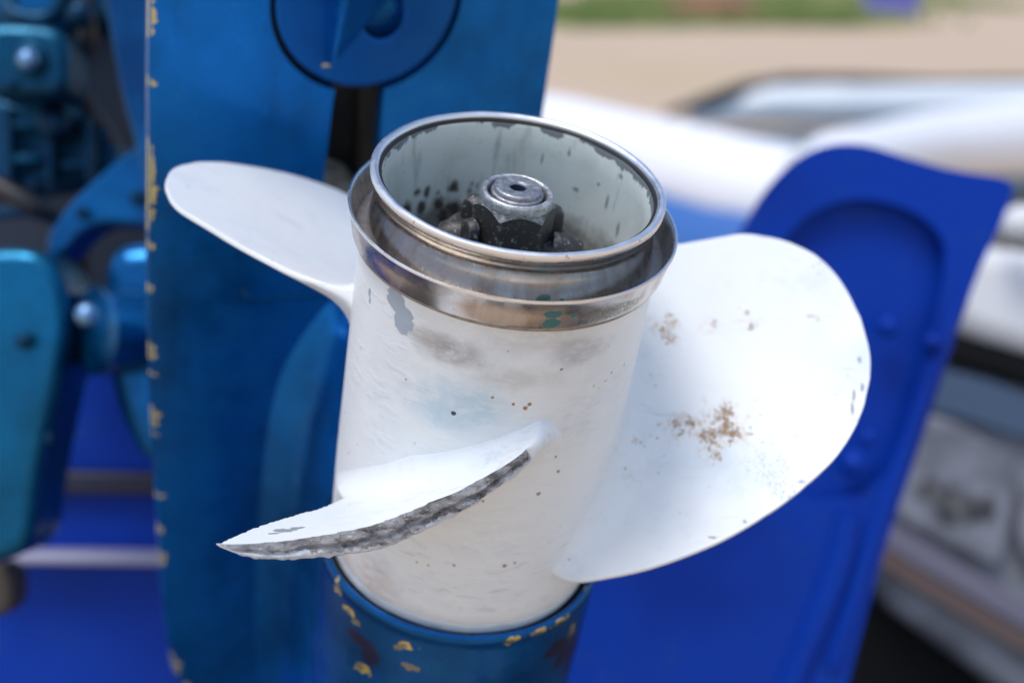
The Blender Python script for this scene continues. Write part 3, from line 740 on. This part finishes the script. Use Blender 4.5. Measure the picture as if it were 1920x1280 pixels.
obj('strut', bm, M_blue, motor, 70, sub=1)
# skeg below the torpedo, on the side away from the plate
bm = bmesh.new(); A = []
for s in (-1, 1):
    A.append([bm.verts.new(mv(s * w_, y, z)) for y, z, w_ in ((-50, -186, .8), (-50, -200, 3.5), (-50, -230, 5), (-50, -420, 4), (-150, -330, 1.2), (-150, -262, 1.0))])
a, b = A; bm.faces.new((a[0], a[1], a[5])); bm.faces.new((a[1], a[2], a[4], a[5])); bm.faces.new((a[2], a[3], a[4]))
bm.faces.new((b[0], b[5], b[1])); bm.faces.new((b[1], b[5], b[4], b[2])); bm.faces.new((b[2], b[4], b[3]))
for i in range(6): bm.faces.new((a[i], b[i], b[(i + 1) % 6], a[(i + 1) % 6]))
bmesh.ops.recalc_face_normals(bm, faces=bm.faces)
obj('skeg', bm, M_case, motor, 30, bevel=.001)
# drain hole at the lower left of the gearcase, casting rib on the plate
o = obj('drain_plug', lathe([(8.5, 0), (8.5, 1.2), (7.4, 2.0), (6.2, 1.2), (5.8, -2), (0, -2)], 40, .2), Mat('rusty_plug', (.16, .12, .09), .6, metal=.4).done(), motor, 40)
c = Vector(cyl(127, 54.4, -224)); n_ = Vector((c.x, c.y, 0)).normalized()
o.matrix_local = Matrix.Rotation(R(-27), 4, 'Z') @ Matrix.Translation(c / 1000) @ Vector((0, 0, 1)).rotation_difference(n_).to_matrix().to_4x4()
obj('casting_rib', tube([mv(-51, D + .6, -144.5), mv(-50, D + .2, -148.5), mv(-46, D - .2, -151.3), mv(-40, D - .2, -151.8), mv(-28, D - .2, -151.8), mv(-14, D - .2, -151.6), mv(2, D - .2, -151)], .0015, 10), M_blue_plain, motor, 60)
# ---- the leg and clamp bracket of the same motor, out of focus on the left
def slab(name, px, d, th, mat, bev=.004, it=2, parent=motor, **k):
    pts = [at(x, y, d) for x, y in px]
    Mi = parent.matrix_world.inverted() if parent else Matrix()
    pts = smooth_poly(pts, it) if it else pts
    bm = extrude_poly([Mi @ p for p in pts], Mi.to_3x3() @ (CF * th))
    return obj(name, bm, mat, parent, 35, bevel=bev, segs=3, **k)
def ball(name, x, y, d, rpx, mat, squash=1, parent=motor):
    bm = bmesh.new(); bmesh.ops.create_uvsphere(bm, u_segments=24, v_segments=14, radius=rpx / FPX * d)
    Mi = parent.matrix_world.inverted(); c = Mi @ at(x, y, d)
    for v in bm.verts: v.co = Vector((v.co.x * squash, v.co.y, v.co.z)) + c
    return obj(name, bm, mat, parent, 60)
motor_mat_world = MM
bpy.context.view_layer.update()
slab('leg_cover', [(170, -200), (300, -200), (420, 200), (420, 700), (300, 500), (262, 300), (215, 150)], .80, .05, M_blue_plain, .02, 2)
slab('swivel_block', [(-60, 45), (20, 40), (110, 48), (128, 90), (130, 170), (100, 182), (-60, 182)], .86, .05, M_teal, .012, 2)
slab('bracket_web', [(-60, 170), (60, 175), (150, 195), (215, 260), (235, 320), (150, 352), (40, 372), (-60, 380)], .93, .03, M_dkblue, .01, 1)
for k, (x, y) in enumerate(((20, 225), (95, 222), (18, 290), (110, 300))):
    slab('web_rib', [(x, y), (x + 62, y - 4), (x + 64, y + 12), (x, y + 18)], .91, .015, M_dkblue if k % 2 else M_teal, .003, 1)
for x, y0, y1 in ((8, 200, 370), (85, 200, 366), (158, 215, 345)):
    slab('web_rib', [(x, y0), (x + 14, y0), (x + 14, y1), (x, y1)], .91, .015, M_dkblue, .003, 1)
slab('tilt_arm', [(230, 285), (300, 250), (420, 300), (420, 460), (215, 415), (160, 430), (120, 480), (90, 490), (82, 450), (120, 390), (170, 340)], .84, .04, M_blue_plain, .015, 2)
slab('bracket_shadow_plate', [(-140, -300), (420, -300), (420, 1040), (-140, 1040)], 1.02, .01, Mat('bracket_shade_black', (.002, .008, .025), .5).done(), .001, 0)  # dark backing sheet added for the shade between the bracket parts
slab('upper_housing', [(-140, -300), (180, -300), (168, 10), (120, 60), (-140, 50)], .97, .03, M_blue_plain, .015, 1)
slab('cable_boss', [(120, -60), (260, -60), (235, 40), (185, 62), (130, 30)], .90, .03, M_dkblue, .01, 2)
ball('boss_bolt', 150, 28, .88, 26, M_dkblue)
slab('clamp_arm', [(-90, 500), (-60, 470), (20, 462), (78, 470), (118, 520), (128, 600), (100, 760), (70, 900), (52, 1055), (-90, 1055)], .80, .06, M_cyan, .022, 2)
# clamp handle drum on its side with a domed screw
bm = lathe([(0, 0), (30, 0), (37, 3), (40, 9), (40, 30), (34, 34), (0, 34)], 64)
o = obj('clamp_drum', bm, M_blue_plain, motor, 40)
o.matrix_local = MM.inverted() @ Matrix.Translation(at(268, 620, .82)) @ (CF.to_track_quat('Z', 'Y').to_matrix().to_4x4()) @ Matrix.Rotation(R(118), 4, 'Y') @ Matrix.Diagonal((1.45, .62, .9, 1))
slab('drum_face', [(188, 520), (205, 465), (250, 452), (420, 455), (420, 900), (270, 880), (225, 800), (195, 690)], .82, .03, M_blue_plain, .012, 2)
ball('clamp_screw', 163, 590, .80, 23, M_bright)
slab('screw_shank', [(165, 570), (215, 566), (215, 602), (165, 606)], .805, .01, M_blue_plain, .003, 1)
ball('lower_screw', 186, 660, .84, 18, M_dull)
ball('block_bolt', 52, 112, .850, 20, M_bright)
slab('bolt_washer', [(22, 90), (50, 72), (84, 90), (86, 130), (56, 150), (24, 136)], .855, .006, M_teal, .002, 2)

def hexbolt(x, y, d, rpx, mat=None):
    bm = lathe([(0, 0), (rpx * .8, 0), (rpx, -1.5), (rpx, -rpx * .9), (rpx * 1.35, -rpx * .9), (rpx * 1.35, -rpx * 1.2), (0, -rpx * 1.2)], 6)
    o = obj('hex_bolt', bm, mat or M_dkblue, motor, 20); k = d / FPX * 1000
    o.matrix_local = MM.inverted() @ Matrix.Translation(at(x, y, d)) @ (-CF).to_track_quat('Z', 'Y').to_matrix().to_4x4() @ Matrix.Rotation(R(x), 4, 'Z') @ Matrix.Diagonal((k, k, k, 1))
for x, y, d, r in ((100, 160, .85, 9), (15, 158, .85, 10), (190, 250, .92, 12), (60, 345, .90, 11), (150, 400, .83, 10), (255, 370, .83, 12), (40, 640, .79, 13), (90, 820, .79, 9)): hexbolt(x, y, d, r)
def hose(px, r, mat):
    p = [MM.inverted() @ at(x, y, d) for x, y, d in px]; q = []
    for i in range(len(p) - 1):
        a = p[max(i - 1, 0)]; b = p[i]; c = p[i + 1]; e = p[min(i + 2, len(p) - 1)]
        for k in range(8):
            t = k / 8; q.append(.5 * ((2 * b) + (-a + c) * t + (2 * a - 5 * b + 4 * c - e) * t * t + (-a + 3 * b - 3 * c + e) * t ** 3))
    q.append(p[-1]); obj('hose', tube(q, r, 12), mat, motor, 60)
M_hose = Mat('black_hose', (.012, .014, .018), .4).done()
hose([(150, -60, .9), (165, 60, .9), (150, 150, .92), (185, 230, .93), (230, 300, .95)], .006, M_hose)
hose([(-40, 330, .88), (60, 385, .88), (130, 420, .9), (150, 520, .92), (150, 700, .95)], .007, M_hose)
hose([(30, -60, .92), (20, 20, .9), (95, 30, .9), (140, -60, .9)], .005, M_dkblue)
slab('web_rib', [(-40, 392), (70, 385), (76, 402), (-40, 412)], .90, .01, M_dkblue, .002, 1)
slab('cast_lug', [(60, 225), (80, 195), (112, 196), (128, 228), (112, 258), (78, 258)], .895, .02, M_dkblue, .006, 2)
# ================================================================== COBALT PANEL
DC = .98
pan = [(-900, 1400), (-900, 560), (200, 560), (700, 600), (1180, 560), (1330, 520), (1392, 430), (1440, 350), (1500, 290), (1560, 268), (1625, 270), (1690, 292), (1780, 318), (1850, 328), (1888, 334), (1902, 352), (1896, 372), (1876, 425), (1838, 500), (1796, 620), (1720, 850), (1650, 1050), (1590, 1280), (1480, 1700), (1300, 2500), (-400, 2500)]
Md = Matrix.Translation(at(900, 2500, DC))
mould = empty('moulded_blue_panel', Md, label='deep cobalt blue moulded panel with rounded corner and arched recess behind the right blade', cat='panel')
bpy.context.view_layer.update()
def holed(outer, holes, d, th):
    Mi = Md.inverted(); bm = bmesh.new(); edges = []
    for lp in [outer] + holes:
        vs = [bm.verts.new(Mi @ at(p[0], p[1], d)) for p in lp]
        edges += [bm.edges.new((vs[i], vs[(i + 1) % len(vs)])) for i in range(len(vs))]
    bmesh.ops.triangle_fill(bm, use_beauty=True, use_dissolve=False, edges=edges)
    ex = bmesh.ops.extrude_face_region(bm, geom=list(bm.faces))
    for g in [q for q in ex['geom'] if isinstance(q, bmesh.types.BMVert)]: g.co += CF * th
    bmesh.ops.recalc_face_normals(bm, faces=bm.faces); return bm
sm2 = lambda L, it=2: [(p.x, p.y) for p in smooth_poly([Vector((x, y, 0)) for x, y in L], it)]
pocket = sm2([(1395, 800), (1405, 640), (1440, 500), (1490, 420), (1560, 378), (1640, 372), (1720, 398), (1765, 440), (1775, 480), (1765, 560), (1700, 800), (1640, 930), (1480, 940)])
obj('panel_shell', holed(sm2(pan), [pocket], DC, .014), M_cobalt, mould, 50, bevel=.009, segs=5)
obj('pocket_floor', extrude_poly([Md.inverted() @ at(x, y, DC + .016) for x, y in [(1590 + (x - 1590) * 1.035, 650 + (y - 650) * 1.025) for x, y in pocket]], CF * .004), M_cobalt, mould, 35)
def ridge(name, px, d, r, mat=M_cobalt, rad=None, parent=mould):
    p = [at(x, y, d) for x, y in px]; Mi = parent.matrix_world.inverted()
    q = []
    for i in range(len(p) - 1):
        a = p[max(i - 1, 0)]; b = p[i]; c = p[i + 1]; e = p[min(i + 2, len(p) - 1)]
        for k in range(6):
            t = k / 6; q.append(Mi @ (.5 * ((2 * b) + (-a + c) * t + (2 * a - 5 * b + 4 * c - e) * t * t + (-a + 3 * b - 3 * c + e) * t ** 3)))
    q.append(Mi @ p[-1])
    return obj(name, tube(q, r, 12), mat, parent, 60)
for x, y, r in ((1665, 612, 20), (1748, 640, 17), (1600, 868, 26), (1628, 820, 16)):
    ball('panel_knob', x, y, DC - .005, r, M_cobalt, 1, mould)
ridge('side_rib', [(1590, 960), (1570, 1060), (1520, 1190), (1460, 1330)], DC + .002, .010)
ridge('side_rib', [(1800, 560), (1720, 780), (1640, 1000), (1560, 1250)], DC + .001, .006)
slab('pale_ledge', [(-60, 1036), (320, 1040), (320, 1062), (-60, 1058)], DC - .03, .03, Mat('pale_strip', (.30, .30, .42), .5).done(), .003, 0, mould)
slab('dark_groove', [(-60, 880), (320, 886), (320, 930), (-60, 924)], DC - .012, .012, Mat('dark_groove', (.006, .008, .03), .5).done(), .003, 0, mould)
slab('brown_bracket_foot', [(-60, 1060), (22, 1062), (26, 1130), (8, 1160), (-60, 1150)], .84, .03, Mat('brown_rubber', (.06, .045, .035), .6).done(), .006, 1)

# ================================================================== WHITE COWLING WITH DECAL (right edge)
DW = 1.55
Mw = Matrix.Translation(at(1850, 1500, DW))
cowl = empty('outboard_cowling', Mw, label='blurred grey white motor cowling with a dark worn decal at the right edge', cat='engine cowling')
bpy.context.view_layer.update()
def wslab(name, px, d, th, mat, bev=.006, it=2): return slab(name, px, d, th, mat, bev, it, cowl)
m = Mat('cowling_grey', (.22, .23, .27), .4); m.over(m.ramp(m.noise(14, 4), .4, .7), (.12, .125, .15)); M_cg = m.done()
m = Mat('cowling_white', (.72, .72, .72), .4); m.over(m.ramp(m.noise(14, 4), .5, .7, 0, .6), (.55, .54, .52)); M_cw = m.done()
M_rub_shade = Mat('black_rubber_and_shade', (.004, .004, .005), .6, spec=.15).done()  # black of the seal, and of the shade painted under the cowling
M_slate = Mat('slate_panel', (.05, .085, .15), .45).done()
M_strp = Mat('mauve_stripe', (.15, .14, .19), .5).done(); M_strb = Mat('rust_stripe', (.12, .08, .07), .6).done()
wslab('lower_body', [(1600, 640), (2300, 760), (2300, 1500), (2050, 1420), (1560, 1060)], DW + .02, .25, M_cg, .02, 1)
wslab('top_shell', [(1720, 470), (1830, 450), (2250, 520), (2250, 760), (1920, 668), (1760, 612)], DW - .01, .25, M_cw, .03, 2)
wslab('rubber_seal', [(1700, 600), (1930, 650), (2250, 740), (2250, 850), (1920, 722), (1700, 660)], DW + .0, .25, M_rub_shade, .01, 1)
wslab('slate_band', [(1700, 700), (1800, 692), (1960, 752), (2200, 850), (2200, 900), (1920, 826), (1780, 778), (1700, 760)], DW + .005, .03, M_slate, .004, 1)
wslab('decal_panel', [(1690, 790), (1760, 772), (1895, 846), (1912, 880), (1890, 1030), (1870, 1072), (1800, 1040), (1640, 950)], DW - .002, .03, M_cg, .008, 2)
m = Mat('decal_ink', (.03, .03, .035), .6); m.over(m.ramp(m.noise(60, 4), .45, .6), (.12, .12, .12)); M_ink = m.done()
for px in ([(1715, 905), (1755, 892), (1768, 920), (1752, 945), (1716, 930)], [(1760, 925), (1790, 905), (1808, 955), (1780, 975)], [(1800, 930), (1832, 925), (1838, 978), (1806, 985)], [(1835, 925), (1868, 930), (1866, 975), (1838, 985)], [(1745, 940), (1790, 955), (1800, 985), (1770, 985)]):
    wslab('decal_lettering', px, DW - .0035, .001, M_ink, 0, 1)
wslab('decal_panel', [(1925, 890), (2200, 980), (2200, 1200), (1900, 1080)], DW - .002, .03, M_cg, .008, 2)
wslab('trim_stripe', [(1640, 960), (1720, 1005), (1960, 1150), (2100, 1240), (2100, 1275), (1940, 1190), (1700, 1050), (1640, 1010)], DW - .004, .01, M_strp, .002, 0)
wslab('trim_stripe', [(1640, 1018), (1720, 1068), (2100, 1295), (2100, 1330), (1700, 1092), (1640, 1050)], DW - .003, .01, M_strb, .002, 0)
ball('latch_knob', 1915, 420, DW - .05, 36, M_cw, 1, cowl)
wslab('shade_sheet', [(1540, 1040), (1700, 1090), (2300, 1440), (2400, 2700), (1300, 2700)], DW + .10, .05, M_rub_shade, .01, 0)  # black sheet standing in for the shadowed area under the cowling
wslab('hinge_block', [(1838, 360), (1890, 360), (1892, 470), (1830, 470)], DW + .05, .05, Mat('hinge_brown', (.16, .14, .12), .6).done(), .006, 1)

# ================================================================== INFLATABLE BOAT
def boat():
    root = empty('inflatable_boat', Matrix.Translation((.7, 3.6, 0)), label='white inflatable boat with black piping lying on the sand in the background', cat='inflatable boat')
    bpy.context.view_layer.update()
    Mi = root.matrix_world.inverted()
    m = Mat('white_hypalon', (.88, .88, .90), .4); m.over(m.ramp(m.noise(3, 3), .5, .7, 0, .3), (.65, .68, .72)); mw = m.done()
    mbz = Mat('blue_fabric', (.04, .14, .42), .5).done()
    mg = Mat('grey_deck', (.72, .76, .78), .5).done(); mk = Mat('black_piping', (.012, .012, .013), .5).done()
    def tb(name, P, r, mat, n=32):
        path = []
        for a, b in zip(P, P[1:]):
            for k in range(8): path.append(Mi @ (Vector(a).lerp(Vector(b), k / 8)))
        path.append(Mi @ Vector(P[-1]))
        return obj(name, tube(path, r, n), mat, root, 60)
    tb('side_tube', [(-.9, 5.5, .44), (.15, 4.62, .41), (.62, 3.72, .39), (.84, 3.46, .38)], .135, mw)
    tb('blue_skirt', [(-.9, 5.42, .21), (.15, 4.52, .19), (.62, 3.64, .18), (.86, 3.36, .18)], .20, mbz)
    def pxtube(name, px, mat, n=24):
        p = [at(x, y, d) for x, y, d, r in px]; rr = [r / FPX * d for x, y, d, r in px]; path = []; rad = []
        for (a, b), (ra, rb) in zip(zip(p, p[1:]), zip(rr, rr[1:])):
            for k in range(6): path.append(Mi @ a.lerp(b, k / 6)); rad.append(ra + (rb - ra) * k / 6)
        path.append(Mi @ p[-1]); rad.append(rr[-1])
        return obj(name, tube(path, 0, n, rad=rad), mat, root, 60)
    pxtube('side_tube', [(1500, 325, 3.35, 40), (1560, 300, 3.45, 52), (1740, 272, 3.9, 62), (1930, 258, 4.3, 72), (2250, 240, 5, 82)], mw)
    pxtube('rear_tube', [(1300, 222, 4.9, 10), (1380, 205, 5, 26), (1450, 195, 5, 34), (1560, 196, 5, 38), (1760, 198, 5.1, 40), (2200, 196, 5.4, 42)], mg)
    pxtube('piping', [(1250, 212, 4.85, 6), (1330, 190, 4.9, 14), (1400, 167, 5, 16), (1480, 152, 5, 13), (1600, 152, 5, 12), (1760, 156, 5.1, 9), (2200, 150, 5.4, 9)], mk, 10)
    bm = extrude_poly([Mi @ Vector(p) for p in ((-.3, 5.2, .22), (.8, 3.5, .22), (3, 6.3, .22), (.5, 6.1, .22))], (0, 0, .04))
    obj('deck', bm, Mat('dark_deck', (.06, .09, .11), .6).done(), root, 0)
boat()

# ================================================================== GROUND, GRASS, FAR THINGS
m = Mat('sandy_ground', (.54, .40, .28), .95)
m.co = m.n('ShaderNodeTexCoord').outputs['Object']
m.over(m.ramp(m.noise(.35, 4, .6), .4, .7), (.58, .43, .30)); m.over(m.ramp(m.noise(.12, 3), .52, .68, 0, .7), (.50, .40, .22)); m.over(m.ramp(m.noise(6, 5, .7), .55, .75, 0, .4), (.34, .24, .16))
m.bump(m.noise(3, 5), .4, .05); M_ground = m.done()
bm = bmesh.new(); N = 60
rows = []
for i in range(N + 1):
    row = []
    for j in range(N + 1):
        fx = (i / N * 2 - 1); fy = (j / N * 2 - 1); x = fx * abs(fx) * 400; y = fy * abs(fy) * 400 + 5
        row.append((x, y, .04 * noise.noise(Vector((x * .3, y * .3, 0))) - .03))
    rows.append(row)
bm, V = grid(rows); bmesh.ops.recalc_face_normals(bm, faces=bm.faces)
g = obj('ground', bm, M_ground, None, 60, kind='structure', label='sandy pinkish brown ground')
if g.data.polygons[0].normal.z < 0: g.data.flip_normals()
m = Mat('grass_blades', (.14, .24, .05), .8); m.over(m.ramp(m.noise(1.5, 3), .4, .6), (.30, .34, .12)); M_grass = m.done()
random.seed(11); bm = bmesh.new()
for k in range(9000):
    if k % 3 == 0: x, y = random.gauss(1.4, .6), random.uniform(19.2, 27)
    elif k % 3 == 1: x, y = random.gauss(3.7, .8), random.uniform(19.6, 22.5)
    else: x, y = random.uniform(1.5, 9), random.uniform(25, 34)
    h = random.uniform(.06, .2); a = random.uniform(0, PI); dx, dy = math.cos(a) * .03, math.sin(a) * .03
    lx, ly = random.uniform(-.06, .06), random.uniform(-.06, .06)
    vs = [bm.verts.new(p) for p in ((x - dx, y - dy, -.03), (x + dx, y + dy, -.03), (x + lx, y + ly, h))]; bm.faces.new(vs)
obj('grass', bm, M_grass, None, 0, kind='stuff', label='thin green grass patches on the far sand')
# low red-brown earth mound
bm = bmesh.new(); bmesh.ops.create_icosphere(bm, subdivisions=4, radius=1)
for v in bm.verts:
    v.co = Vector((v.co.x * .8, v.co.y * .7, max(-.1, v.co.z) * .35)) * (1 + .25 * noise.noise(v.co * 2.5))
m = Mat('red_earth', (.30, .13, .08), .95); m.over(m.ramp(m.noise(4, 4), .4, .6), (.20, .10, .06)); 
o = obj('earth_mound', bm, m.done(), None, 60, label='low red brown earth mound on the far grass', cat='earth mound'); o.location = (2.95, 21.6, -.03)
bm = extrude_poly([Vector((x, y, .005)) for x, y in ((-1.0, .34), (1.1, .34), (2.6, 2.4), (-1.8, 2.6))], (0, 0, .012))
obj('added_dark_sheet', bm, Mat('dark_sheet_black', (.03, .032, .035), .8).done(), None, 0, label='added dark sheet on the ground that darkens reflections in the motor', cat='mat')  # dark sheet added to cut ground bounce and reflections on the motor
def crate(loc, c, label):
    bm = bmesh.new(); bmesh.ops.create_cube(bm, size=1, matrix=Matrix.Translation((0, 0, .2)) @ Matrix.Diagonal((.75, .5, .4, 1)))
    o = obj('storage_crate', bm, Mat('crate_paint', c, .5).done(), None, 30, bevel=.03, label=label, cat='crate'); o.location = loc
    bm = bmesh.new(); bmesh.ops.create_cube(bm, size=1, matrix=Matrix.Translation((0, 0, .43)) @ Matrix.Diagonal((.8, .55, .06, 1)))
    obj('lid', bm, Mat('lid_paint', tuple(q * .8 for q in c), .5).done(), o, 30, bevel=.015)
crate((5.9, 23.2, -.03), (.16, .16, .55), 'small violet blue crate far away on the sand')
